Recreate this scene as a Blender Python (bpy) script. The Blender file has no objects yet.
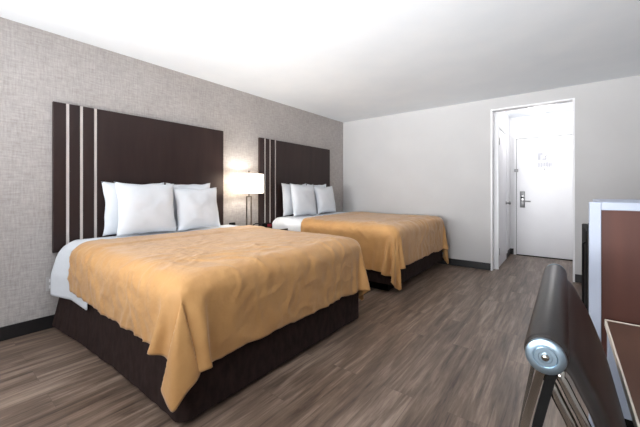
import bpy, bmesh, math, random
from mathutils import Vector, Matrix, noise
R = math.radians
C = bpy.context.scene.collection
sc = bpy.context.scene

# ------------------------------------------------------------------ helpers
def lin(c):
    return tuple(((v/255)/12.92 if v/255 <= .04045 else ((v/255+.055)/1.055)**2.4) for v in c) + (1,)

def mat(name, rgb, rough=.5, metal=0, spec=.5, sheen=0, coat=0):
    m = bpy.data.materials.new(name); m.use_nodes = True
    b = m.node_tree.nodes['Principled BSDF']
    b.inputs['Base Color'].default_value = lin(rgb)
    b.inputs['Roughness'].default_value = rough
    b.inputs['Metallic'].default_value = metal
    b.inputs['Specular IOR Level'].default_value = spec
    b.inputs['Sheen Weight'].default_value = sheen
    b.inputs['Coat Weight'].default_value = coat
    return m

def nd(m, t, **kw):
    n = m.node_tree.nodes.new(t)
    for k, v in kw.items():
        if k in n.inputs: n.inputs[k].default_value = v
        else: setattr(n, k, v)
    return n

def coords(m, scale=(1, 1, 1), rot=(0, 0, 0)):
    L = m.node_tree.links
    tc = nd(m, 'ShaderNodeTexCoord'); mp = nd(m, 'ShaderNodeMapping')
    mp.inputs['Scale'].default_value = scale; mp.inputs['Rotation'].default_value = rot
    L.new(tc.outputs['Object'], mp.inputs['Vector'])
    return mp.outputs['Vector']

def noisy(m, rgb1, rgb2, scale=8, stretch=(1, 1, 1), bump=0, detail=4, lo=.3, hi=.7, dist=.01, bscale=None):
    """mottle a material between two colours with noise, optionally bump it"""
    L = m.node_tree.links; b = m.node_tree.nodes['Principled BSDF']
    v = coords(m, stretch)
    n = nd(m, 'ShaderNodeTexNoise', Scale=scale, Detail=detail)
    L.new(v, n.inputs['Vector'])
    r = nd(m, 'ShaderNodeValToRGB')
    r.color_ramp.elements[0].position = lo; r.color_ramp.elements[0].color = lin(rgb1)
    r.color_ramp.elements[1].position = hi; r.color_ramp.elements[1].color = lin(rgb2)
    L.new(n.outputs['Fac'], r.inputs['Fac']); L.new(r.outputs['Color'], b.inputs['Base Color'])
    if bump:
        src = n.outputs['Fac']
        if bscale:
            n2 = nd(m, 'ShaderNodeTexNoise', Scale=bscale, Detail=3); L.new(v, n2.inputs['Vector']); src = n2.outputs['Fac']
        bp = nd(m, 'ShaderNodeBump', Strength=bump, Distance=dist)
        L.new(src, bp.inputs['Height']); L.new(bp.outputs['Normal'], b.inputs['Normal'])
    return m

def link(name, me, m, parent=None, smooth=False):
    o = bpy.data.objects.new(name, me); C.objects.link(o)
    if m: me.materials.append(m)
    if smooth:
        for p in me.polygons: p.use_smooth = True
    if parent:
        o.parent = parent
        o.matrix_parent_inverse = Matrix.Translation(-parent.location) if parent.type == 'EMPTY' and parent.rotation_euler.z == 0 else Matrix()
    return o

def obj(name, bm, m, parent=None, smooth=False, auto=None):
    bmesh.ops.recalc_face_normals(bm, faces=bm.faces)
    me = bpy.data.meshes.new(name); bm.to_mesh(me); bm.free()
    o = link(name, me, m, parent, smooth)
    if auto:
        me.set_sharp_from_angle(angle=R(auto))
    return o

def box(bm, x0, x1, y0, y1, z0, z1, bev=0, seg=2):
    t = bmesh.new()
    bmesh.ops.create_cube(t, size=1)
    for v in t.verts:
        v.co = Vector((x0+(v.co.x+.5)*(x1-x0), y0+(v.co.y+.5)*(y1-y0), z0+(v.co.z+.5)*(z1-z0)))
    if bev: bmesh.ops.bevel(t, geom=t.edges[:], offset=bev, segments=seg, affect='EDGES', profile=.5)
    me = bpy.data.meshes.new('t'); t.to_mesh(me); t.free(); bm.from_mesh(me); bpy.data.meshes.remove(me)
    return bm

def mbox(*a, **k): return box(bmesh.new(), *a, **k)

def tube(bm, pts, r, n=12, caps=True, flat=None):
    """round (or flat: (w, t) rectangular) bar along points"""
    pts = [Vector(p) for p in pts]; rings = []
    up = Vector((0, 1, 0))
    for i, p in enumerate(pts):
        d = (pts[min(i+1, len(pts)-1)] - pts[max(i-1, 0)]).normalized()
        a = up if abs(d.dot(up)) < .95 else Vector((1, 0, 0))
        s = d.cross(a).normalized(); u = s.cross(d).normalized()
        rr = r[i] if isinstance(r, (list, tuple)) else r
        if flat:
            w, t = flat
            ring = [bm.verts.new(p + s*w/2*sx + u*t/2*sy) for sx, sy in ((1, 1), (-1, 1), (-1, -1), (1, -1))]
        else:
            ring = [bm.verts.new(p + (s*math.cos(2*math.pi*k/n) + u*math.sin(2*math.pi*k/n))*rr) for k in range(n)]
        rings.append(ring)
    for a, b in zip(rings, rings[1:]):
        m_ = len(a)
        for k in range(m_): bm.faces.new((a[k], a[(k+1) % m_], b[(k+1) % m_], b[k]))
    if caps: bm.faces.new(rings[0]); bm.faces.new(rings[-1][::-1])
    return bm

def lathe(bm, prof, centre, axis='Z', n=32, sx=1, sy=1):
    """revolve (radius, height) pairs"""
    rings = []
    for r, h in prof:
        ring = []
        for k in range(n):
            a = 2*math.pi*k/n; c, s = r*math.cos(a)*sx, r*math.sin(a)*sy
            v = {'Z': (c, s, h), 'Y': (c, h, s), 'X': (h, c, s)}[axis]
            ring.append(bm.verts.new(Vector(centre)+Vector(v)))
        rings.append(ring)
    for a, b in zip(rings, rings[1:]):
        for k in range(n): bm.faces.new((a[k], a[(k+1) % n], b[(k+1) % n], b[k]))
    if prof[0][0] > 1e-5: bm.faces.new(rings[0])
    if prof[-1][0] > 1e-5: bm.faces.new(rings[-1][::-1])
    bmesh.ops.remove_doubles(bm, verts=bm.verts, dist=1e-6)
    return bm

def tag(o, label, cat, group=None):
    o['label'] = label; o['category'] = cat
    if group: o['group'] = group
    return o
def thing(name, label, cat, loc, group=None):
    o = bpy.data.objects.new(name, None); C.objects.link(o); o.location = loc
    o.empty_display_size = .1
    return tag(o, label, cat, group)
def struct(name, bm, m, **k):
    o = obj(name, bm, m, **k)
    if not o.parent: o['kind'] = 'structure'
    return o

# ------------------------------------------------------------------ dimensions
H = 2.44; D = 5.03; XR = 4.12; YB = -1.9; YV = 6.58     # ceiling, far wall, right wall, near wall with added window, vestibule back
OX0, OX1, OZ = 2.54, 3.43, 2.265                          # opening to the vestibule

# ------------------------------------------------------------------ cloth draping (runs first, on an otherwise empty scene)
def rounded_collider(x0, x1, y0, y1, z0, z1, r):
    bm = mbox(x0, x1, y0, y1, z0, z1)
    vert = [e for e in bm.edges if abs(e.verts[0].co.z-e.verts[1].co.z) > .1 or max(e.verts[0].co.z, e.verts[1].co.z) > z1-.01 and min(e.verts[0].co.z, e.verts[1].co.z) > z1-.01]
    bmesh.ops.bevel(bm, geom=vert, offset=r, segments=5, affect='EDGES', profile=.5)
    o = obj('collider', bm, None, smooth=True)
    return o
def collide(o, th=.006):
    o.modifiers.new('c', 'COLLISION'); o.collision.thickness_outer = th; o.collision.cloth_friction = 25
    o.collision.damping = .9
    return o

def drape(cols, x0, x1, y0, y1, z, step, frames, seed, stiff=4, amp=.004, selfc=False, rot=0):
    nx = round((x1-x0)/step); ny = round((y1-y0)/step)
    bm = bmesh.new(); g = []
    cx, cy = x0, (y0+y1)/2
    for i in range(nx+1):
        row = []
        for j in range(ny+1):
            x = x0+(x1-x0)*i/nx; y = y0+(y1-y0)*j/ny
            dz = amp*noise.noise(Vector((x*3+seed, y*3, seed)))
            yy = y; xx = x+rot*(y-cy)*(1-(x-x0)/(x1-x0))     # slanted head edge
            row.append(bm.verts.new((xx, yy, z+dz)))
        g.append(row)
    for i in range(nx):
        for j in range(ny): bm.faces.new((g[i][j], g[i+1][j], g[i+1][j+1], g[i][j+1]))
    me = bpy.data.meshes.new('drape'); bm.to_mesh(me); bm.free()
    o = bpy.data.objects.new('drape', me); C.objects.link(o)
    md = o.modifiers.new('cloth', 'CLOTH'); s = md.settings
    s.quality = 6; s.mass = .25; s.tension_stiffness = 20; s.compression_stiffness = 20; s.shear_stiffness = stiff
    s.bending_stiffness = .25; s.air_damping = 2.0; s.tension_damping = 8; s.compression_damping = 8
    md.collision_settings.distance_min = .006; md.collision_settings.collision_quality = 3
    md.collision_settings.use_self_collision = selfc
    if selfc: md.collision_settings.self_distance_min = .004
    md.point_cache.frame_start = 1; md.point_cache.frame_end = frames
    for c in cols: c.hide_render = False
    for f in range(1, frames+1): sc.frame_set(f)
    dg = bpy.context.evaluated_depsgraph_get()
    res = bpy.data.meshes.new_from_object(o.evaluated_get(dg))
    bpy.data.objects.remove(o)
    sc.frame_set(1)
    return res

def drop(o):
    me = o.data; bpy.data.objects.remove(o)

BEDS = [dict(y0=.755, y1=2.45, top=.705, side=.325, foot=.39, gap=.02, seed=3.1, cx=.42, rot=.07),
        dict(y0=3.14, y1=4.86, top=.74, side=.46, foot=.40, gap=.11, seed=8.4, cx=.50, rot=-.10)]
BX1 = 1.935
import time
for B in BEDS:
    t0 = time.time()
    col = collide(rounded_collider(.0, BX1, B['y0'], B['y1'], .02, B['top'], .10))
    sh = drape([col], .07, .70, B['y0']-.39, B['y1']+.39, B['top']+.03, .03, 40, B['seed']+20)
    tmp = bpy.data.objects.new('sheetc', sh.copy()); C.objects.link(tmp); collide(tmp, .004)
    so = tmp
    cv = drape([col, so], B['cx'], BX1+B['foot'], B['y0']-B['side'], B['y1']+B['side'], B['top']+.045, .027, 60, B['seed'], rot=B.get('rot', 0))
    drop(col); drop(tmp)
    for v in sh.vertices:        # the folded bedding flares outward towards the head
        if v.co.y < B['y0']+.03: v.co.y -= .07*max(0, min(1, (.33-v.co.x)/.25))*max(0, min(1, (B['top']-v.co.z)/.25))
    B['sheet'], B['cover'] = sh, cv
    print('drape', round(time.time()-t0, 1), 's')

# ------------------------------------------------------------------ materials
M = {}
M['ceiling'] = noisy(mat('ceiling_paint', (236, 237, 238), .9), (233, 238, 243), (238, 242, 246), 3, bump=.05, bscale=220, dist=.002)
M['paint'] = noisy(mat('grey_paint', (200, 198, 196), .75), (188, 187, 187), (193, 192, 192), 2, bump=.08, bscale=160, dist=.002)
M['white_paint'] = noisy(mat('white_paint', (232, 232, 234), .5), (230, 230, 233), (236, 236, 238), 2)
M['door_white'] = noisy(mat('door_enamel', (234, 234, 237), .35), (231, 231, 235), (236, 236, 239), 3)
M['base'] = noisy(mat('black_vinyl_base', (24, 23, 25), .45), (20, 19, 21), (30, 28, 30), 6)
M['steel'] = mat('brushed_steel', (150, 150, 150), .3, 1)
M['chrome'] = mat('chrome', (165, 162, 156), .12, 1)
M['cap'] = mat('polished_cap', (150, 170, 185), .28, 1)
M['nickel'] = noisy(mat('satin_nickel', (120, 112, 102), .35, 1), (105, 98, 90), (130, 122, 112), 20)
M['linen'] = noisy(mat('white_linen', (236, 238, 241), .85, sheen=.2), (216, 221, 227), (224, 228, 234), 5, bump=.25, bscale=14, dist=.012)
M['gold'] = noisy(mat('gold_bedspread', (208, 160, 98), .62, sheen=.25), (184, 136, 80), (196, 148, 90), 7, bump=.6, bscale=8, dist=.025)
M['gold_in'] = mat('bedspread_lining', (196, 140, 100), .8)
M['skirt'] = noisy(mat('brown_skirt_fabric', (44, 32, 29), .95, spec=.2), (36, 25, 23), (52, 38, 35), 26, (1, 1, .5), bump=.4, dist=.006)
M['mattress'] = mat('mattress_ticking', (215, 215, 212), .9)
M['black'] = noisy(mat('black_plastic', (10, 10, 12), .7, spec=.12), (8, 8, 10), (13, 13, 15), 10)
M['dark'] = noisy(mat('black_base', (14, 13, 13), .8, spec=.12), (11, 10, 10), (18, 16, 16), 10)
M['leather'] = noisy(mat('charcoal_leather', (36, 32, 30), .36, spec=.35), (33, 29, 28), (39, 35, 33), 30, bump=.12, bscale=160, dist=.001)
M['laminate'] = noisy(mat('white_laminate', (164, 172, 188), .55), (162, 170, 186), (168, 176, 192), 4)
M['cream'] = mat('cream_edge_band', (226, 216, 202), .45)
M['red'] = mat('red_face', (150, 20, 45), .4)
M['plate'] = mat('outlet_plate', (190, 188, 188), .4)
M['print'] = mat('faint_print', (186, 186, 194), .6)
M['notice'] = mat('notice_sheet', (228, 228, 232), .5)

def wood(name, c1, c2, rough, stretch, coat=0, scale=5):
    m = noisy(mat(name, c1, rough, coat=coat, spec=.3), c1, c2, scale, stretch, bump=.04, detail=6, lo=.3, hi=.72, dist=.002)
    return m
M['headboard'] = wood('espresso_veneer', (42, 30, 29), (52, 38, 36), .38, (1, 1, .12), scale=14)
M['brown'] = wood('walnut_panel', (66, 36, 29), (84, 49, 39), .55, (1, 1, .08), scale=14)
M['desk'] = wood('walnut_desktop', (86, 62, 52), (104, 78, 66), .33, (1, .12, 1), scale=16)
M['frame_metal'] = mat('silver_inlay', (222, 216, 212), .4, .2)

# wallpaper: woven grass-cloth look
m = M['wallpaper'] = mat('woven_wallpaper', (172, 166, 162), .85); L = m.node_tree.links; b = m.node_tree.nodes['Principled BSDF']
n1 = nd(m, 'ShaderNodeTexNoise', Scale=11, Detail=5, Roughness=.75); L.new(coords(m, (1, 7, .9)), n1.inputs['Vector'])
n2 = nd(m, 'ShaderNodeTexNoise', Scale=11, Detail=5, Roughness=.75); L.new(coords(m, (1, .9, 7)), n2.inputs['Vector'])
n3 = nd(m, 'ShaderNodeTexNoise', Scale=2.5, Detail=2); L.new(coords(m), n3.inputs['Vector'])
ad = nd(m, 'ShaderNodeMath', operation='ADD'); L.new(n1.outputs['Fac'], ad.inputs[0]); L.new(n2.outputs['Fac'], ad.inputs[1])
mu = nd(m, 'ShaderNodeMath', operation='MULTIPLY_ADD'); L.new(n3.outputs['Fac'], mu.inputs[0]); mu.inputs[1].default_value = .25; L.new(ad.outputs[0], mu.inputs[2])
rp = nd(m, 'ShaderNodeValToRGB'); mr = nd(m, 'ShaderNodeMapRange'); mr.inputs[1].default_value = .85; mr.inputs[2].default_value = 1.4
L.new(mu.outputs[0], mr.inputs[0]); L.new(mr.outputs[0], rp.inputs['Fac'])
e = rp.color_ramp.elements; e[0].color = lin((152, 146, 143)); e[1].color = lin((190, 185, 182)); L.new(rp.outputs['Color'], b.inputs['Base Color'])
bp = nd(m, 'ShaderNodeBump', Strength=.3, Distance=.004); L.new(mu.outputs[0], bp.inputs['Height']); L.new(bp.outputs['Normal'], b.inputs['Normal'])

# floor: grey-brown vinyl planks running along y
m = M['floor'] = mat('vinyl_planks', (120, 105, 95), .37); L = m.node_tree.links; b = m.node_tree.nodes['Principled BSDF']
br = nd(m, 'ShaderNodeTexBrick'); L.new(coords(m, (1, 1, 1), (0, 0, R(90))), br.inputs['Vector'])
br.offset = .37; br.inputs['Scale'].default_value = 1; br.inputs['Brick Width'].default_value = 1.22; br.inputs['Row Height'].default_value = .18
br.inputs['Mortar Size'].default_value = .0008; br.inputs['Mortar Smooth'].default_value = .2
br.inputs['Color1'].default_value = (0, 0, 0, 1); br.inputs['Color2'].default_value = (1, 1, 1, 1); br.inputs['Mortar'].default_value = (.5, .5, .5, 1)
# each plank shifts its own grain
tc = nd(m, 'ShaderNodeTexCoord'); vm = nd(m, 'ShaderNodeVectorMath', operation='MULTIPLY_ADD'); vm.inputs[1].default_value = (1.5, 4, 5)
L.new(br.outputs['Color'], vm.inputs[0]); L.new(tc.outputs['Object'], vm.inputs[2])
mp = nd(m, 'ShaderNodeMapping'); mp.inputs['Scale'].default_value = (11, .9, 1); L.new(vm.outputs[0], mp.inputs['Vector'])
g1 = nd(m, 'ShaderNodeTexNoise', Scale=1.6, Detail=7, Roughness=.62, Distortion=.6); L.new(mp.outputs[0], g1.inputs['Vector'])
mp2 = nd(m, 'ShaderNodeMapping'); mp2.inputs['Scale'].default_value = (45, 2.2, 1); L.new(vm.outputs[0], mp2.inputs['Vector'])
g2 = nd(m, 'ShaderNodeTexNoise', Scale=2, Detail=5, Roughness=.7); L.new(mp2.outputs[0], g2.inputs['Vector'])
a1 = nd(m, 'ShaderNodeMath', operation='MULTIPLY_ADD'); L.new(g2.outputs['Fac'], a1.inputs[0]); a1.inputs[1].default_value = .45; L.new(g1.outputs['Fac'], a1.inputs[2])
a2 = nd(m, 'ShaderNodeMath', operation='MULTIPLY_ADD'); L.new(br.outputs['Color'], a2.inputs[0]); a2.inputs[1].default_value = .07; L.new(a1.outputs[0], a2.inputs[2])
rp = nd(m, 'ShaderNodeValToRGB'); mr = nd(m, 'ShaderNodeMapRange'); mr.inputs[1].default_value = .54; mr.inputs[2].default_value = 1.0
L.new(a2.outputs[0], mr.inputs[0]); L.new(mr.outputs[0], rp.inputs['Fac'])
e = rp.color_ramp.elements; e[0].color = lin((62, 48, 39)); e[1].color = lin((160, 141, 126))
x = rp.color_ramp.elements.new(.5); x.color = lin((113, 95, 82))
mx = nd(m, 'ShaderNodeMix', data_type='RGBA'); L.new(br.outputs['Fac'], mx.inputs[0]); L.new(rp.outputs['Color'], mx.inputs[6]); mx.inputs[7].default_value = lin((84, 71, 64))
L.new(mx.outputs[2], b.inputs['Base Color'])
bp = nd(m, 'ShaderNodeBump', Strength=.12, Distance=.002); L.new(a1.outputs[0], bp.inputs['Height']); L.new(bp.outputs['Normal'], b.inputs['Normal'])

def emit(name, rgb, s):
    m = bpy.data.materials.new(name); m.use_nodes = True; nt = m.node_tree; nt.nodes.clear()
    o = nt.nodes.new('ShaderNodeOutputMaterial'); e = nt.nodes.new('ShaderNodeEmission')
    e.inputs[0].default_value = lin(rgb); e.inputs[1].default_value = s; nt.links.new(e.outputs[0], o.inputs[0]); return m
M['glow'] = emit('lit_diffuser', (255, 252, 248), 6)
m = bpy.data.materials.new('lamp_shade_fabric'); m.use_nodes = True; nt = m.node_tree; nt.nodes.clear()
o_ = nt.nodes.new('ShaderNodeOutputMaterial'); ms = nt.nodes.new('ShaderNodeMixShader'); df = nt.nodes.new('ShaderNodeBsdfDiffuse'); tr = nt.nodes.new('ShaderNodeBsdfTranslucent')
df.inputs[0].default_value = lin((245, 242, 236)); tr.inputs[0].default_value = lin((255, 247, 236)); ms.inputs[0].default_value = .65
nt.links.new(df.outputs[0], ms.inputs[1]); nt.links.new(tr.outputs[0], ms.inputs[2]); nt.links.new(ms.outputs[0], o_.inputs[0]); M['shade'] = m
M['glass'] = mat('added_window_glass', (240, 245, 250), .02); g = M['glass'].node_tree.nodes['Principled BSDF']; g.inputs['Transmission Weight'].default_value = 1; g.inputs['IOR'].default_value = 1.05

# ------------------------------------------------------------------ room shell
T = .12
struct('floor', mbox(-T, XR+T, YB-T, YV+T, -.1, 0), M['floor'])
struct('ceiling', mbox(-T, XR+T, YB-T, YV+T, H, H+.1), M['ceiling'])
struct('wall_left', mbox(-T, 0, YB, D+T, 0, H), M['wallpaper'])
struct('wall_right', mbox(XR, XR+T, YB-T, D+T, 0, H), M['paint'])
bm = mbox(0, OX0-.02, D, D+T, 0, H); box(bm, OX1+.02, XR, D, D+T, 0, H); box(bm, OX0-.02, OX1+.02, D, D+T, OZ+.02, H)
struct('wall_far', bm, M['paint'])
# unseen wall behind the camera, with a window added to light the room
wx0, wx1, wz0, wz1 = .55, 3.45, .75, 2.2
bm = mbox(-T, wx0, YB-T, YB, 0, H); box(bm, wx1, XR, YB-T, YB, 0, H); box(bm, wx0, wx1, YB-T, YB, 0, wz0); box(bm, wx0, wx1, YB-T, YB, wz1, H)
struct('wall_near', bm, M['paint'])
w = struct('added_window', mbox(wx0, wx1, YB-.07, YB-.062, wz0, wz1), M['glass'])
bm = bmesh.new()
for a in (wx0+.02, (wx0+wx1)/2, wx1-.02): box(bm, a-.02, a+.02, YB-.1, YB-.03, wz0, wz1)
for a in (wz0+.02, wz1-.02): box(bm, wx0, wx1, YB-.1, YB-.03, a-.02, a+.02)
obj('added_window_frame', bm, M['white_paint'], w)
# vestibule
VX0, VX1 = 2.57, 3.66
struct('wall_vestibule_left', mbox(VX0-T, VX0, D+T, YV+T, 0, H), M['white_paint'])
struct('wall_vestibule_right', mbox(VX1, VX1+T, D+T, YV+T, 0, H), M['white_paint'])
struct('wall_vestibule_back', mbox(VX0, VX1, YV, YV+T, 0, H), M['white_paint'])
# white casing of the opening
bm = mbox(OX0-.02, OX0, D-.012, D+T+.004, 0, OZ+.02); box(bm, OX1, OX1+.02, D-.012, D+T+.004, 0, OZ+.02); box(bm, OX0, OX1, D-.012, D+T+.004, OZ, OZ+.02)
struct('trim_1', bm, M['white_paint'])
# baseboards
struct('baseboard_left', mbox(0, .012, YB, D, 0, .105, bev=.003), M['base'])
struct('baseboard_far', box(mbox(.012, OX0-.02, D-.012, D, 0, .1, bev=.003), OX1+.02, XR-.012, D-.012, D, 0, .1, bev=.003), M['base'])
struct('baseboard_right', mbox(XR-.012, XR, YB, D-.012, 0, .1, bev=.003), M['base'])
struct('baseboard_near', mbox(.012, XR-.012, YB, YB+.012, 0, .1, bev=.003), M['base'])
bm = mbox(VX0, VX0+.012, 6.03, YV-.002, 0, .1, bev=.003); box(bm, VX0+.012, 2.635, YV-.012, YV, 0, .1, bev=.003)
struct('baseboard_vestibule', bm, M['base'])

# entry door (door_1)
ex0, ex1, ez = 2.675, 3.58, 2.045
d1 = struct('door_1', mbox(ex0, ex1, YV-.03, YV+.0, .012, ez, bev=.003), M['door_white'])
bm = mbox(ex0-.045, ex0-.006, YV-.04, YV+.001, 0, ez+.05, bev=.003); box(bm, ex1+.006, ex1+.045, YV-.04, YV+.001, 0, ez+.05, bev=.003); box(bm, ex0-.006, ex1+.006, YV-.04, YV+.001, ez+.007, ez+.05, bev=.003)
obj('door_frame', bm, M['white_paint'], d1)
obj('door_shadow_gap', mbox(ex0-.006, ex1+.006, YV-.012, YV-.001, .0, ez+.007), M['dark'], d1).name = 'door_gap_shade'  # dark sheet standing in for the shadow in the gap round the door
obj('threshold', mbox(ex0, ex1, YV-.05, YV-.001, .0, .011), M['dark'], d1)
yd = YV-.03
lk = obj('lock_plate', mbox(2.725, 2.80, yd-.018, yd, .84, 1.125, bev=.008), M['steel'], d1, auto=30)
obj('card_slot', mbox(2.74, 2.785, yd-.021, yd-.017, 1.0, 1.03, bev=.002), M['black'], lk)
bm = bmesh.new(); tube(bm, [(2.765, yd-.015, .955), (2.765, yd-.06, .955), (2.775, yd-.065, .955), (2.885, yd-.062, .95)], .010)
obj('door_handle', bm, M['steel'], lk, smooth=True)
obj('turn_knob', lathe(bmesh.new(), [(.018, 0), (.018, -.015), (.008, -.02), (0, -.02)], (2.765, yd-.018, 1.075), 'Y', 16), M['steel'], lk, smooth=True)
bm = mbox(2.64, 2.70, yd-.03, yd, 1.47, 1.515, bev=.004); tube(bm, [(2.65, yd-.04, 1.505), (2.70, yd-.05, 1.505), (2.70, yd-.05, 1.48), (2.65, yd-.04, 1.48)], .004)
obj('swing_bar_latch', bm, M['steel'], d1, auto=30)
obj('peephole', lathe(bmesh.new(), [(.009, 0), (.009, -.004), (.004, -.006), (0, -.006)], (3.08, yd, 1.50), 'Y', 16), M['steel'], d1, smooth=True)

# notice on the entry door
nt_ = tag(obj('notice', mbox(2.965, 3.215, yd-.003, yd, 1.50, 1.80), M['notice']), 'faint pale evacuation notice stuck on the white entry door', 'notice')
bm = bmesh.new(); random.seed(4)
box(bm, 2.985, 3.025, yd-.004, yd-.0025, 1.66, 1.78); box(bm, 3.025, 3.055, yd-.004, yd-.0025, 1.74, 1.78); box(bm, 3.045, 3.10, yd-.004, yd-.0025, 1.66, 1.68)
box(bm, 3.09, 3.105, yd-.004, yd-.0025, 1.66, 1.72)
tube(bm, [(3.06, yd-.003, 1.69), (3.13, yd-.003, 1.76)], .006, 6)
for k in range(9):
    x_ = 2.985+k*.022; box(bm, x_, x_+.013, yd-.004, yd-.0025, 1.535+random.random()*.02, 1.62-random.random()*.02)
obj('printing', bm, M['print'], nt_)

# side door in the vestibule (door_2)
dy0, dy1, dz = 5.20, 6.0, 2.05
d2 = struct('door_2', mbox(VX0-.0, VX0+.02, dy0, dy1, .012, dz, bev=.003), M['door_white'])
bm = mbox(VX0, VX0+.028, D+T+.005, dy0-.004, 0, dz+.045, bev=.003); box(bm, VX0, VX0+.028, dy1+.004, dy1+.045, 0.1, dz+.045, bev=.003); box(bm, VX0, VX0+.028, dy0-.004, dy1+.004, dz+.005, dz+.045, bev=.003)
obj('door_frame', bm, M['white_paint'], d2)
kn = obj('door_handle', lathe(bmesh.new(), [(.028, 0), (.028, .006), (.011, .01), (.011, .035), (.024, .045), (.027, .058), (.02, .07), (0, .073)], (VX0+.02, dy1-.07, .935), 'X', 20), M['steel'], d2, smooth=True)
for zz in (.25, 1.85):
    bm = bmesh.new(); tube(bm, [(VX0+.03, dy0-.002, zz-.05), (VX0+.03, dy0-.002, zz+.05)], .008, 10); obj('hinge', bm, M['steel'], d2, smooth=True)

# vestibule ceiling light
fl = thing('ceiling_light', 'round white glowing flush ceiling light in the entry vestibule', 'ceiling light', (3.07, 5.86, H))
obj('light_base', lathe(bmesh.new(), [(.17, 0), (.17, -.025), (.0, -.025)], (3.07, 5.86, H), n=40), M['white_paint'], fl, auto=30)
obj('diffuser', lathe(bmesh.new(), [(.19, -.025), (.195, -.04), (.18, -.065), (.12, -.085), (0, -.095)], (3.07, 5.86, H), n=40), M['glow'], fl, smooth=True)

# ------------------------------------------------------------------ headboards
def headboard(y0, label):
    t = thing('headboard', label, 'headboard', (0, y0+.82, .62), 'dark headboards on the papered wall')
    z0, z1 = .62, 1.868
    cuts = [0, .086, .108, .182, .204, .286, .308, 1.635]
    for k in range(4):
        a, b_ = cuts[2*k], cuts[2*k+1]
        obj('panel', mbox(.001, .036, y0+a, y0+b_, z0, z1, bev=.002), M['headboard'], t)
    for k in range(3):
        obj('metal_strip', mbox(.001, .030, y0+cuts[2*k+1]+.0005, y0+cuts[2*k+2]-.0005, z0+.001, z1-.001), M['frame_metal'], t)
headboard(.695, 'dark brown headboard with three silver strips behind the nearer bed')
headboard(2.915, 'dark brown headboard with three silver strips behind the farther bed, next to the lamp')

# ------------------------------------------------------------------ beds
def skirt_mesh(x0, x1, y0, y1, z0, z1, seed):
    """three-sided valance with gentle vertical ripples"""
    path = []; st = .02; rad = .05
    def seg(ax, ay, bx, by):
        n = max(1, int(math.hypot(bx-ax, by-ay)/st))
        for i in range(n): path.append((ax+(bx-ax)*i/n, ay+(by-ay)*i/n))
    def arc(cx, cy, a0, a1):
        for i in range(6): a = R(a0+(a1-a0)*i/6); path.append((cx+rad*math.cos(a), cy+rad*math.sin(a)))
    seg(x0, y0, x1-rad, y0); arc(x1-rad, y0+rad, -90, 0); seg(x1, y0+rad, x1, y1-rad); arc(x1-rad, y1-rad, 0, 90); seg(x1-rad, y1, x0, y1); path.append((x0, y1))
    bm = bmesh.new(); rows = []; nz = 8; s = 0; cx, cy = (x0+x1)/2, (y0+y1)/2
    for i, (x, y) in enumerate(path):
        a = path[max(i-1, 0)]; b_ = path[min(i+1, len(path)-1)]
        dx, dy = b_[0]-a[0], b_[1]-a[1]; l = math.hypot(dx, dy) or 1
        nx, ny = dy/l, -dx/l
        s += st
        col = []
        for k in range(nz+1):
            f = k/nz; z = z1+(z0-z1)*f
            o = f*.08*max(0, 1-x/1.6)**2*(y < cy)+f*(.004+.007*noise.noise(Vector((s*6, f*.8, seed)))+.004*noise.noise(Vector((s*17, f, seed+3))))+.003*noise.noise(Vector((s*5, f*5, seed+9)))
            col.append(bm.verts.new((x+nx*o, y+ny*o, z+(.004*noise.noise(Vector((s*3, 0, seed))) if k == nz else 0))))
        rows.append(col)
    for a, b_ in zip(rows, rows[1:]):
        for k in range(nz): bm.faces.new((a[k], b_[k], b_[k+1], a[k+1]))
    return bm

def solidify(me, th, B=None):
    o = bpy.data.objects.new('tmp', me); C.objects.link(o)
    md = o.modifiers.new('s', 'SUBSURF'); md.levels = 1
    if B:
        me2 = bpy.data.meshes.new_from_object(o.evaluated_get(bpy.context.evaluated_depsgraph_get()))
        o.modifiers.clear(); o.data = me2; crumple(me2, B)
    md = o.modifiers.new('t', 'SOLIDIFY'); md.thickness = th; md.offset = 0
    r = bpy.data.meshes.new_from_object(o.evaluated_get(bpy.context.evaluated_depsgraph_get()))
    bpy.data.objects.remove(o)
    return r

def pillow_mesh(W, Hh, Tt, seed):
    n = 26; bm = bmesh.new(); sides = []
    for sgn in (1, -1):
        g = []
        for i in range(n+1):
            row = []
            for j in range(n+1):
                u = -1+2*i/n; v = -1+2*j/n
                e = max(0, (1-abs(u)**3.0))*max(0, (1-abs(v)**3.0))
                th = Tt/2*(e**.55)
                pin = .085*(1-abs(u)**2.5)      # edges bow in between corners
                pin2 = .09*(1-abs(v)**2)
                y = u*W/2*(1-pin2*abs(u)**2.5); z = v*Hh/2*(1-pin*abs(v)**2.5)
                wr = .010*noise.noise(Vector((u*2.2+seed, v*2.2, sgn*2)))*(1 if e > 0 else 0)+.006*noise.noise(Vector((u*5+seed, v*5, sgn*3)))*e
                y += .008*noise.noise(Vector((v*2, seed, u))); z += .010*noise.noise(Vector((u*2.5, seed+5, v)))
                row.append(bm.verts.new((sgn*(th+wr*e), y, z)))
            g.append(row)
        sides.append(g)
        for i in range(n):
            for j in range(n): bm.faces.new((g[i][j], g[i+1][j], g[i+1][j+1], g[i][j+1]))
    bmesh.ops.remove_doubles(bm, verts=bm.verts, dist=.0004)
    return bm

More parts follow.
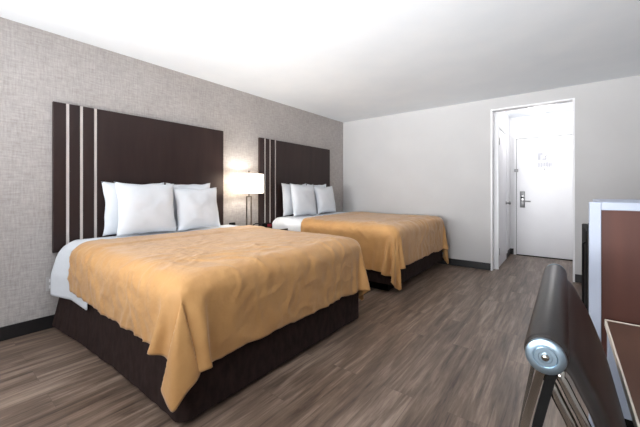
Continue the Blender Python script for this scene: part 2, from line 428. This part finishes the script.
def crumple(me, B):
    """small creases and an uneven hem on the draped bedspread"""
    nrm = [v.normal.copy() for v in me.vertices]; top = B['top']; sd = B['seed']
    for v, n in zip(me.vertices, nrm):
        c = v.co
        if n.z < 0 and c.z > top-.02: n = -n
        out = Vector((max(0, c.x-BX1+.12), (c.y-B['y1']+.1) if c.y > B['y1']-.1 else (c.y-B['y0']-.1) if c.y < B['y0']+.1 else 0, .0))
        if out.length > .02 and n.dot(out) < 0: n = -n
        elif out.length <= .02 and n.z < 0: n = -n
        q = Vector((c.x*5+c.z*4, c.y*5-c.z*3, sd))
        w = Vector((noise.noise(q*.6), noise.noise(q*.6+Vector((9, 3, 1))), 0))*1.4
        a = 1-abs(noise.noise(Vector((c.x*3.2+c.y*2+c.z*3, c.y*7-c.x*3, c.z*3+sd))+w))*3.2
        b_ = 1-abs(noise.noise(Vector((c.x*9, c.y*4+c.x*5, c.z*5+sd+7))+w))*3.0
        mask = max(0, min(1, .6+noise.noise(Vector((c.x*1.3, c.y*1.3, sd+c.z)))*2.2+(.3 if c.x > 1.2 else 0)))*(.5 if c.z > top-.03 and c.x < 1.5 else 1)
        dc = min((Vector((c.x-BX1, c.y-yy))).length for yy in (B['y0'], B['y1']))
        mask *= max(0, min(1, (dc-.12)/.2)); base = .006*max(.1, min(1, (dc-.1)/.15))
        v.co = c+n*(base+(.010*max(0, a)**2+.0065*max(0, b_)**2)*mask)
        f = max(0, top-.12-c.z)/.3
        if f > 0: v.co.z += f*(.016*noise.noise(Vector((c.x*7, c.y*7, sd)))+.008*noise.noise(Vector((c.x*18, c.y*18, sd))))
    me.update()
def bed(B, word, other):
    y0, y1, top = B['y0'], B['y1'], B['top']; yc = (y0+y1)/2
    t = thing('bed', f'{word} queen bed with white mattress and dark brown skirt', 'bed', (1.0, yc, 0), 'queen beds')
    bm = mbox(.065, BX1, y0, y1, .40, top-.003)
    bmesh.ops.bevel(bm, geom=bm.edges[:], offset=.095, segments=6, affect='EDGES', profile=.5)
    obj('mattress', bm, M['mattress'], t, smooth=True)
    obj('box_spring', mbox(.065, BX1-.04, y0+.04, y1-.04, .14, .40, bev=.02), M['mattress'], t)
    obj('platform_base', mbox(.12, BX1-.16, y0+.14, y1-.14, 0, .14), M['dark'], t)
    obj('bed_skirt', skirt_mesh(.022, BX1-.018, y0+.018, y1-.018, B['gap'], .42, B['seed']), M['skirt'], t, smooth=True)
    s = link('bed_sheet', solidify(B['sheet'], .004), M['linen'], smooth=True)
    tag(s, f'white top sheet folded back at the head of the {word} bed', 'sheet', 'white sheets on the beds')
    c = link('bedspread', solidify(B['cover'], .003, B), M['gold'], smooth=True)
    tag(c, f'golden tan bedspread draped over the {word} bed', 'bedspread', 'golden bedspreads')

bed(BEDS[0], 'nearer', 0); bed(BEDS[1], 'farther', 1)

def pillow(x, y, zb, lean, label, W=.56, Hh=.49, Tt=.17, seed=1, roll=0, yaw=0):
    o = obj('pillow', pillow_mesh(W, Hh, Tt, seed), M['linen'], smooth=True)
    o.location = (x, y, zb+Hh/2*math.cos(R(lean))); o.rotation_euler = (R(roll), R(-lean), R(yaw))
    tag(o, label, 'pillow', 'white pillows against the headboards')
    return o
from mathutils.bvhtree import BVHTree
def world_tree(o):
    mw = Matrix.Translation(o.location) @ o.rotation_euler.to_matrix().to_4x4()
    return BVHTree.FromPolygons([mw @ v.co for v in o.data.vertices], [tuple(p.vertices) for p in o.data.polygons])
def settle(o, zmin, others, axis, step):
    mw = o.rotation_euler.to_matrix()
    o.location.z = zmin-min((mw @ v.co).z for v in o.data.vertices)
    for _ in range(60):
        t = world_tree(o)
        if not any(t.overlap(world_tree(q)) for q in others): break
        o.location[axis] += step
for bi, (B, w_) in enumerate(zip(BEDS, ('nearer', 'farther'))):
    zb = B['top']+.008; yc = (B['y0']+B['y1'])/2-(0, .15)[bi]
    a = pillow(.12, yc-.31, zb, 4, f'white pillow at the back left of the {w_} bed, mostly hidden', seed=1+bi*9, Tt=.11, W=.56)
    b = pillow(.12, yc+.245, zb, 4, f'white pillow at the back right of the {w_} bed, only its corner showing', seed=2+bi*9, Tt=.11, roll=1, W=.52)
    c = pillow(.24, yc-.265, zb, 10, f'plump white pillow in front on the left side of the {w_} bed', seed=3+bi*9, Hh=.49, W=.54, Tt=.14, roll=-1)
    d = pillow(.24, yc+.25, zb, 10, f'plump white pillow in front on the right side of the {w_} bed', seed=4+bi*9, Hh=.455, W=.51, Tt=.14, roll=1)
    z0 = B['top']+.018
    settle(a, z0, [], 0, 0); settle(b, z0, [a], 1, .003); settle(c, z0, [a, b], 0, .004); settle(d, z0, [a, b], 0, .004); settle(d, z0, [c], 1, .003)

# ------------------------------------------------------------------ nightstand and what stands on it
NY0, NY1, NZ = 2.50, 3.03, .61
ns = thing('nightstand', 'dark brown nightstand between the two beds, hidden behind the near bedspread', 'nightstand', (.26, 2.765, 0))
bm = mbox(.04, .46, NY0+.005, NY1-.005, .06, NZ-.03, bev=.003); obj('body', bm, M['headboard'], ns)
obj('top', mbox(.02, .49, NY0, NY1, NZ-.03, NZ, bev=.004), M['headboard'], ns)
obj('plinth', mbox(.06, .43, NY0+.03, NY1-.03, 0, .06), M['dark'], ns)
for z0_, z1_ in ((.36, .64), (.08, .34)):
    dr = obj('drawer', mbox(.46, .478, NY0+.02, NY1-.02, z0_, z1_, bev=.003), M['headboard'], ns)
    obj('knob', lathe(bmesh.new(), [(.006, 0), (.006, .012), (.014, .016), (.014, .024), (0, .026)], (.478, (NY0+NY1)/2, (z0_+z1_)/2), 'X', 16), M['nickel'], dr, smooth=True)

LX, LY = .22, 2.575
lp = thing('table_lamp', 'lit table lamp with white drum shade and open metal frame base', 'lamp', (LX, LY, NZ))
obj('lamp_base', mbox(LX-.06, LX+.06, LY-.09, LY+.09, NZ+.0008, NZ+.018, bev=.004), M['nickel'], lp)
bm = bmesh.new()
for s in (-1, 1): tube(bm, [(LX, LY+s*.036, NZ+.017), (LX, LY+s*.036, 1.06)], 0, flat=(.012, .012))
tube(bm, [(LX, LY-.042, 1.06), (LX, LY+.042, 1.06)], 0, flat=(.012, .012)); tube(bm, [(LX, LY-.036, NZ+.05), (LX, LY+.036, NZ+.05)], 0, flat=(.012, .012))
obj('lamp_stand', bm, M['nickel'], lp)
bm = bmesh.new(); tube(bm, [(LX, LY, 1.06), (LX, LY, 1.10)], .008)
obj('socket', bm, M['nickel'], lp)
RS, z0_, z1_ = .20, 1.10, 1.345
sh = obj('lamp_shade', bmesh.new() if False else (lambda bm: ([bm.verts.new((LX+.13*math.cos(a), LY+.215*math.sin(a), z)) for z in (z0_, z1_) for a in [2*math.pi*k/48 for k in range(48)]], bm.verts.ensure_lookup_table(), [bm.faces.new((bm.verts[k], bm.verts[(k+1) % 48], bm.verts[48+(k+1) % 48], bm.verts[48+k])) for k in range(48)], bm)[-1])(bmesh.new()), M['shade'], lp, smooth=True)
for z in (z0_, z1_):
    ring = [(LX+.131*math.cos(2*math.pi*k/48), LY+.216*math.sin(2*math.pi*k/48), z) for k in range(49)]
    obj('shade_rim', tube(bmesh.new(), ring, .0025, 6), M['nickel'], sh)
bm = bmesh.new()
for s in (-1, 1):
    tube(bm, [(LX, LY+s*.012, 1.115), (LX, LY+s*.07, 1.18), (LX, LY+s*.06, 1.28), (LX, LY, 1.345)], .002, 6)
for s in (-1, 1): tube(bm, [(LX, LY, 1.345), (LX+s*.13, LY, 1.345)], .002, 6)
tube(bm, [(LX, LY, 1.34), (LX, LY, 1.365)], .004, 8)
lathe(bm, [(0, 1.362), (.009, 1.366), (.010, 1.374), (.006, 1.384), (0, 1.387)], (LX, LY, 0), n=12)
obj('harp', bm, M['nickel'], lp)
M['bulb'] = emit('bulb_glass', (255, 244, 228), 20)
bl = obj('bulb', lathe(bmesh.new(), [(0, 1.10), (.012, 1.102), (.014, 1.12), (.028, 1.15), (.031, 1.175), (.022, 1.2), (0, 1.208)], (LX, LY, 0), n=20), M['bulb'], lp, smooth=True)

ck = thing('alarm_clock', 'small black alarm clock with red face beside the table lamp', 'clock', (.30, 2.79, NZ))
bm = mbox(.26, .35, 2.745, 2.86, NZ+.001, NZ+.105, bev=.014); obj('body', bm, M['black'], ck, smooth=True)
obj('clock_face', mbox(.346, .353, 2.765, 2.84, NZ+.06, NZ+.095, bev=.002), M['red'], ck)
bm = bmesh.new(); tube(bm, [(.262, 2.84, NZ+.03), (.24, 2.86, NZ+.01), (.2, 2.88, NZ+.008), (.1, 2.88, NZ+.008), (.05, 2.9, NZ+.008)], .005, 8)
obj('cord', bm, M['black'], ck, smooth=True)
bm = bmesh.new(); tube(bm, [(LX, LY+.036, NZ+.05), (LX+.02, LY+.05, .70), (LX+.03, LY+.08, .715), (LX+.025, LY+.13, .713), (LX+.0, LY+.18, .70), (LX-.03, LY+.20, .66), (LX-.07, LY+.2, NZ+.008), (.05, LY+.2, NZ+.008)], .006, 8)
obj('cord', bm, M['black'], lp, smooth=True)
cbx = thing('charging_box', 'small black box on the wall just left of the table lamp', 'box', (0, 2.475, .71))
obj('housing', mbox(.0, .03, 2.435, 2.515, .66, .728, bev=.004), M['black'], cbx)
for k in (-1, 1): obj('socket', mbox(.029, .032, 2.475+k*.018-.010, 2.475+k*.018+.010, .682, .706, bev=.001), M['base'], cbx)

# wall outlet left of the near bed
ou = thing('wall_outlet', 'white electrical outlet low on the papered wall left of the near bed', 'outlet', (0, .69, .37))
obj('cover_plate', mbox(.0005, .007, .655, .725, .31, .425, bev=.002), M['plate'], ou)
for zz in (.342, .393): obj('socket', mbox(.006, .009, .674, .706, zz-.014, zz+.014, bev=.001), M['white_paint'], ou)

# ------------------------------------------------------------------ microwave cabinet
cx0, cx1, cy0, cy1, cz1 = 3.413, 4.09, 1.272, 1.775, 1.096
p = .028
cb = thing('appliance_cabinet', 'white-framed cabinet with brown side panel holding microwave, at right edge', 'cabinet', (3.69, 1.52, 0))
bm = mbox(cx0, cx0+p, cy0, cy0+.03, 0, cz1, bev=.002); box(bm, cx1-p, cx1, cy0, cy0+.03, 0, cz1, bev=.002)
box(bm, cx0+p, cx1-p, cy0, cy0+.03, cz1-p*.85, cz1, bev=.002); box(bm, cx0+p, cx1-p, cy0, cy0+.03, 0, .06, bev=.002)
obj('side_frame', bm, M['laminate'], cb)
obj('side_panel', mbox(cx0+p, cx1-p, cy0+.006, cy0+.026, .06, cz1-p*.85), M['brown'], cb)
obj('far_side_panel', mbox(cx0+.034, cx1, cy1-.02, cy1, 0, cz1, bev=.002), M['laminate'], cb)
obj('top', mbox(cx0+.034, cx1, cy0+.03, cy1-.02, cz1-.03, cz1, bev=.002), M['laminate'], cb)
obj('top_rail', mbox(cx0+.036, cx0+.05, cy0+.03, cy1-.02, 1.01, cz1-.03), M['laminate'], cb)
obj('shelf', mbox(cx0, cx1, cy0+.03, cy1-.02, .655, .6885, bev=.002), M['laminate'], cb)
obj('back_panel', mbox(cx1-.012, cx1, cy0+.03, cy1-.02, .0, cz1-.03), M['brown'], cb)
mw = thing('microwave', 'black microwave oven inside the white-framed cabinet', 'microwave', (3.65, 1.53, .69))
obj('body', mbox(3.43, 3.80, cy0+.035, cy1-.025, .69, .995, bev=.004), M['black'], mw)
obj('door', mbox(3.411, 3.43, cy0+.15, cy1-.025, .694, .992, bev=.004), M['black'], mw)
obj('control_panel', mbox(3.413, 3.43, cy0+.035, cy0+.147, .694, .992, bev=.003), M['dark'], mw)
bm = bmesh.new(); tube(bm, [(3.413, cy0+.17, .95), (3.404, cy0+.17, .945), (3.404, cy0+.17, .73), (3.413, cy0+.17, .725)], .003, 8); obj('handle', bm, M['dark'], mw)
fr = thing('mini_fridge', 'black mini fridge below the microwave in the white-framed cabinet', 'fridge', (3.67, 1.53, 0))
obj('body', mbox(3.48, 3.95, cy0+.035, cy1-.025, .0, .64, bev=.004), M['black'], fr)
obj('door', mbox(3.445, 3.478, cy0+.038, cy1-.028, .04, .635, bev=.006), M['black'], fr)

# ------------------------------------------------------------------ desk
dk = thing('desk', 'brown-topped desk with cream edging beside the leather chair', 'desk', (3.7, .65, 0))
dx0, dx1, dY0, dY1, dZ = 3.447, 4.09, .02, 1.255, .75
obj('desktop', mbox(dx0+.0042, dx1, dY0+.008, dY1-.0082, dZ-.018, dZ-.0), M['desk'], dk)
bm = mbox(dx0, dx0+.004, dY0, dY1, dZ-.019, dZ+.001, bev=.001); box(bm, dx0+.004, dx1, dY1-.008, dY1, dZ-.019, dZ+.001, bev=.001); box(bm, dx0+.004, dx1, dY0, dY0+.0078, dZ-.019, dZ+.001, bev=.001)
obj('edge_banding', bm, M['cream'], dk)
obj('end_panel', mbox(dx0+.004, dx1, dY1-.05, dY1-.014, .50, dZ-.0195, bev=.002), M['laminate'], dk)
obj('leg_panel', mbox(dx0+.006, dx1, dY1-.048, dY1-.016, 0, .50), M['dark'], dk)
obj('end_panel', mbox(dx0+.03, dx1, dY0+.02, dY0+.05, 0, dZ-.0195, bev=.002), M['laminate'], dk)
obj('modesty_panel', mbox(dx1-.02, dx1-.002, dY0+.05, dY1-.05, .3, dZ-.0195), M['dark'], dk)

# ------------------------------------------------------------------ leather chair
CX = 3.355
prof = [(-.018, .930), (.004, .912), (.018, .885), (.034, .85), (.060, .773), (.080, .69), (.100, .60), (.118, .53), (.145, .482), (.19, .462), (.27, .455), (.38, .455), (.48, .462), (.56, .468), (.59, .462), (.60, .445)]
def spline(pts, k=6):
    out = []
    P = [Vector((a, 0, b_)) for a, b_ in pts]; P = [2*P[0]-P[1]]+P+[2*P[-1]-P[-2]]
    for i in range(1, len(P)-2):
        for j in range(k):
            t = j/k; a, b_, c, d = P[i-1], P[i], P[i+1], P[i+2]
            out.append(.5*((2*b_)+(-a+c)*t+(2*a-5*b_+4*c-d)*t*t+(-a+3*b_-3*c+d)*t**3))
    out.append(P[-2]); return out
S = spline(prof)
cy_a, cy_b = .472, .972
ch = thing('desk_chair', 'charcoal leather chair with polished round end cap and chrome frame, in foreground', 'chair', (CX+.25, .72, 0))
def slab(i0, i1, ya, yb, th, bulge=.0):
    bm = bmesh.new(); rows = []; ny = 14; pts = S[i0:i1]
    for i, q in enumerate(pts):
        d = (pts[min(i+1, len(pts)-1)]-pts[max(i-1, 0)]).normalized(); nrm = Vector((d.z, 0, -d.x))
        fr_, bk = [], []
        for j in range(ny+1):
            v = j/ny; y = ya+(yb-ya)*v; e = min(1, 12*min(v, 1-v)+.25)
            fr_.append(bm.verts.new((CX+q.x+nrm.x*th/2*e, y, q.z+nrm.z*th/2*e))); bk.append(bm.verts.new((CX+q.x-nrm.x*th/2*e, y, q.z-nrm.z*th/2*e)))
        rows.append((fr_, bk))
    for a, b_ in zip(rows, rows[1:]):
        for s in (0, 1):
            for j in range(ny): bm.faces.new((a[s][j], a[s][j+1], b_[s][j+1], b_[s][j]))
        for j in (0, ny): bm.faces.new((a[0][j], b_[0][j], b_[1][j], a[1][j]))
    for r_ in (rows[0], rows[-1]):
        for j in range(ny): bm.faces.new((r_[0][j], r_[0][j+1], r_[1][j+1], r_[1][j]))
    return bm
kk = 8*6
back = obj('backrest', slab(0, kk+1, cy_a+.010, cy_b-.01, .018), M['leather'], ch, smooth=True)
obj('seat', slab(kk, len(S), cy_a+.03, cy_b-.03, .045), M['leather'], ch, smooth=True)
rc_ = (CX-.019, .929)
obj('top_roll', lathe(bmesh.new(), [(0, cy_a+.002), (.0215, cy_a+.003), (.0232, cy_a+.012), (.0225, cy_b-.02), (.019, cy_b-.002), (0, cy_b-.001)], (rc_[0], 0, rc_[1]), 'Y', 32), M['leather'], ch, smooth=True)
for s, ye in ((-1, cy_a), (1, cy_b)):
    cp = obj('end_cap', lathe(bmesh.new(), [(.0205, ye-s*.003), (.0212, ye+s*.001), (.0205, ye+s*.004), (.0175, ye+s*.0052), (.0125, ye+s*.0050), (.0120, ye+s*.0044), (.0112, ye+s*.0050), (.0072, ye+s*.0050), (.0066, ye+s*.0043), (0, ye+s*.0043)], (rc_[0], 0, rc_[1]), 'Y', 40), M['cap'], ch, auto=35, smooth=True)
    obj('screw', lathe(bmesh.new(), [(.0042, ye+s*.0035), (.0042, ye+s*.0065), (.003, ye+s*.0075), (0, ye+s*.0075)], (rc_[0], 0, rc_[1]), 'Y', 12), M['chrome'], cp, smooth=True)
    yb_ = ye-s*.010
    # rear leg: chrome bar with a black inner strip, from the cap to the floor
    bm = bmesh.new(); tube(bm, [(rc_[0]-.004, yb_, rc_[1]-.018), (rc_[0]-.02, yb_, .84), (rc_[0]-.06, yb_, .6), (rc_[0]-.15, yb_, .006)], 0, flat=(.009, .012))
    lg = obj('leg', bm, M['chrome'], ch)
    bm = bmesh.new(); tube(bm, [(rc_[0]+.007, yb_+s*.001, rc_[1]-.018), (rc_[0]-.008, yb_+s*.001, .84), (rc_[0]-.048, yb_+s*.001, .6), (rc_[0]-.138, yb_+s*.001, .01)], 0, flat=(.010, .011))
    obj('inner_strip', bm, M['dark'], lg)
    # side rails that follow the sling
    for off, r_ in ((.026, .0062), (.012, .0055)):
        bm = bmesh.new(); pts = []
        for i, q in enumerate(S):
            d = (S[min(i+1, len(S)-1)]-S[max(i-1, 0)]).normalized(); nrm = Vector((d.z, 0, -d.x))
            if i < 6: continue
            pts.append((CX+q.x+nrm.x*off, yb_, q.z+nrm.z*off))
        pts = [(rc_[0]+(.004 if off > .02 else .014), yb_, rc_[1]-.016)]+pts
        tube(bm, pts, r_, 10); obj('side_rail', bm, M['chrome'], ch, smooth=True)
    bm = bmesh.new(); tube(bm, [(CX+.52, yb_, .44), (CX+.56, yb_, .2), (CX+.58, yb_, .006)], 0, flat=(.012, .010))
    obj('leg', bm, M['chrome'], ch)
    bm = bmesh.new(); tube(bm, [(rc_[0]-.075, yb_, .44), (CX+.53, yb_, .41)], .006, 10); obj('stretcher', bm, M['chrome'], ch, smooth=True)

# ------------------------------------------------------------------ light
def area(name, loc, rot, sx, sy, power, col=(1, 1, 1), spread=180):
    l = bpy.data.lights.new(name, 'AREA'); l.shape = 'RECTANGLE'; l.size = sx; l.size_y = sy; l.energy = power; l.color = col; l.spread = R(spread)
    o = bpy.data.objects.new(name, l); C.objects.link(o); o.location = loc; o.rotation_euler = rot; return o
area('added_window_light', ((wx0+wx1)/2, YB-.02, (wz0+wz1)/2), (R(90), 0, 0), wx1-wx0-.05, wz1-wz0-.05, 38, (.96, .98, 1))  # added area light serving as daylight from the unseen window
# added light at the added window, tilted up to even out the ceiling
area('added_ceiling_bounce', ((wx0+wx1)/2, YB-.01, 1.1), (R(111), 0, 0), wx1-wx0-.05, .6, 112, (.98, .99, 1), 68)
def point(name, loc, power, col, r=.03):
    l = bpy.data.lights.new(name, 'POINT'); l.energy = power; l.color = col; l.shadow_soft_size = r
    o = bpy.data.objects.new(name, l); C.objects.link(o); o.location = loc; return o
point('lamp_bulb_light', (LX, LY, 1.24), 13, (1, .92, .82), .03)

point('vestibule_light', (3.07, 5.86, H-.22), 9, (1, .98, .96), .1)
# unseen ceiling fitting behind the camera, added to light the room
rl = thing('ceiling_light', 'added unseen round white flush ceiling light over the desk end of the room', 'ceiling light', (2.4, -.5, H))
obj('light_base', lathe(bmesh.new(), [(.19, 0), (.19, -.025), (.0, -.025)], (2.4, -.5, H), n=40), M['white_paint'], rl, auto=30)
obj('diffuser', lathe(bmesh.new(), [(.21, -.025), (.215, -.04), (.20, -.065), (.12, -.085), (0, -.095)], (2.4, -.5, H), n=40), M['glow'], rl, smooth=True)
point('added_room_light', (2.4, -.5, H-.35), 14, (1, .97, .94), .12)

# made-up uplighter behind the camera, put in to brighten the ceiling
fx, fy = 1.0, -1.45
tl = thing('added_floor_lamp', 'added tall uplighter floor lamp in the corner by the added window, outside the picture', 'lamp', (fx, fy, 0))
obj('base', lathe(bmesh.new(), [(.14, 0), (.14, .02), (.02, .03), (0, .03)], (fx, fy, 0)), M['nickel'], tl, auto=30)
obj('pole', tube(bmesh.new(), [(fx, fy, .025), (fx, fy, 1.68)], .012), M['nickel'], tl, smooth=True)
obj('bowl', lathe(bmesh.new(), [(0, 1.67), (.06, 1.68), (.15, 1.75), (.17, 1.80), (.165, 1.80), (.145, 1.755), (.05, 1.69), (0, 1.685)], (fx, fy, 0)), M['nickel'], tl, smooth=True)
area('added_uplight', (fx, fy, 1.80), (R(180-12), 0, 0), .25, .25, 9, (1, .97, .94))
wd = bpy.data.worlds.new('world'); sc.world = wd; wd.use_nodes = True
wd.node_tree.nodes['Background'].inputs[0].default_value = (.75, .85, 1, 1); wd.node_tree.nodes['Background'].inputs[1].default_value = 1.0

# ------------------------------------------------------------------ camera
cam = bpy.data.cameras.new('camera'); co = bpy.data.objects.new('camera', cam); C.objects.link(co); sc.camera = co
co.location = (3.355, 0, 1.13); co.rotation_euler = (R(90), 0, R(37.9))
cam.sensor_width = 36; cam.lens = 315/640*36; cam.shift_y = -22.5/640; cam.clip_start = .02

sc.view_settings.view_transform = 'Standard'; sc.view_settings.look = 'None'; sc.view_settings.gamma = 1; sc.view_settings.exposure = 0
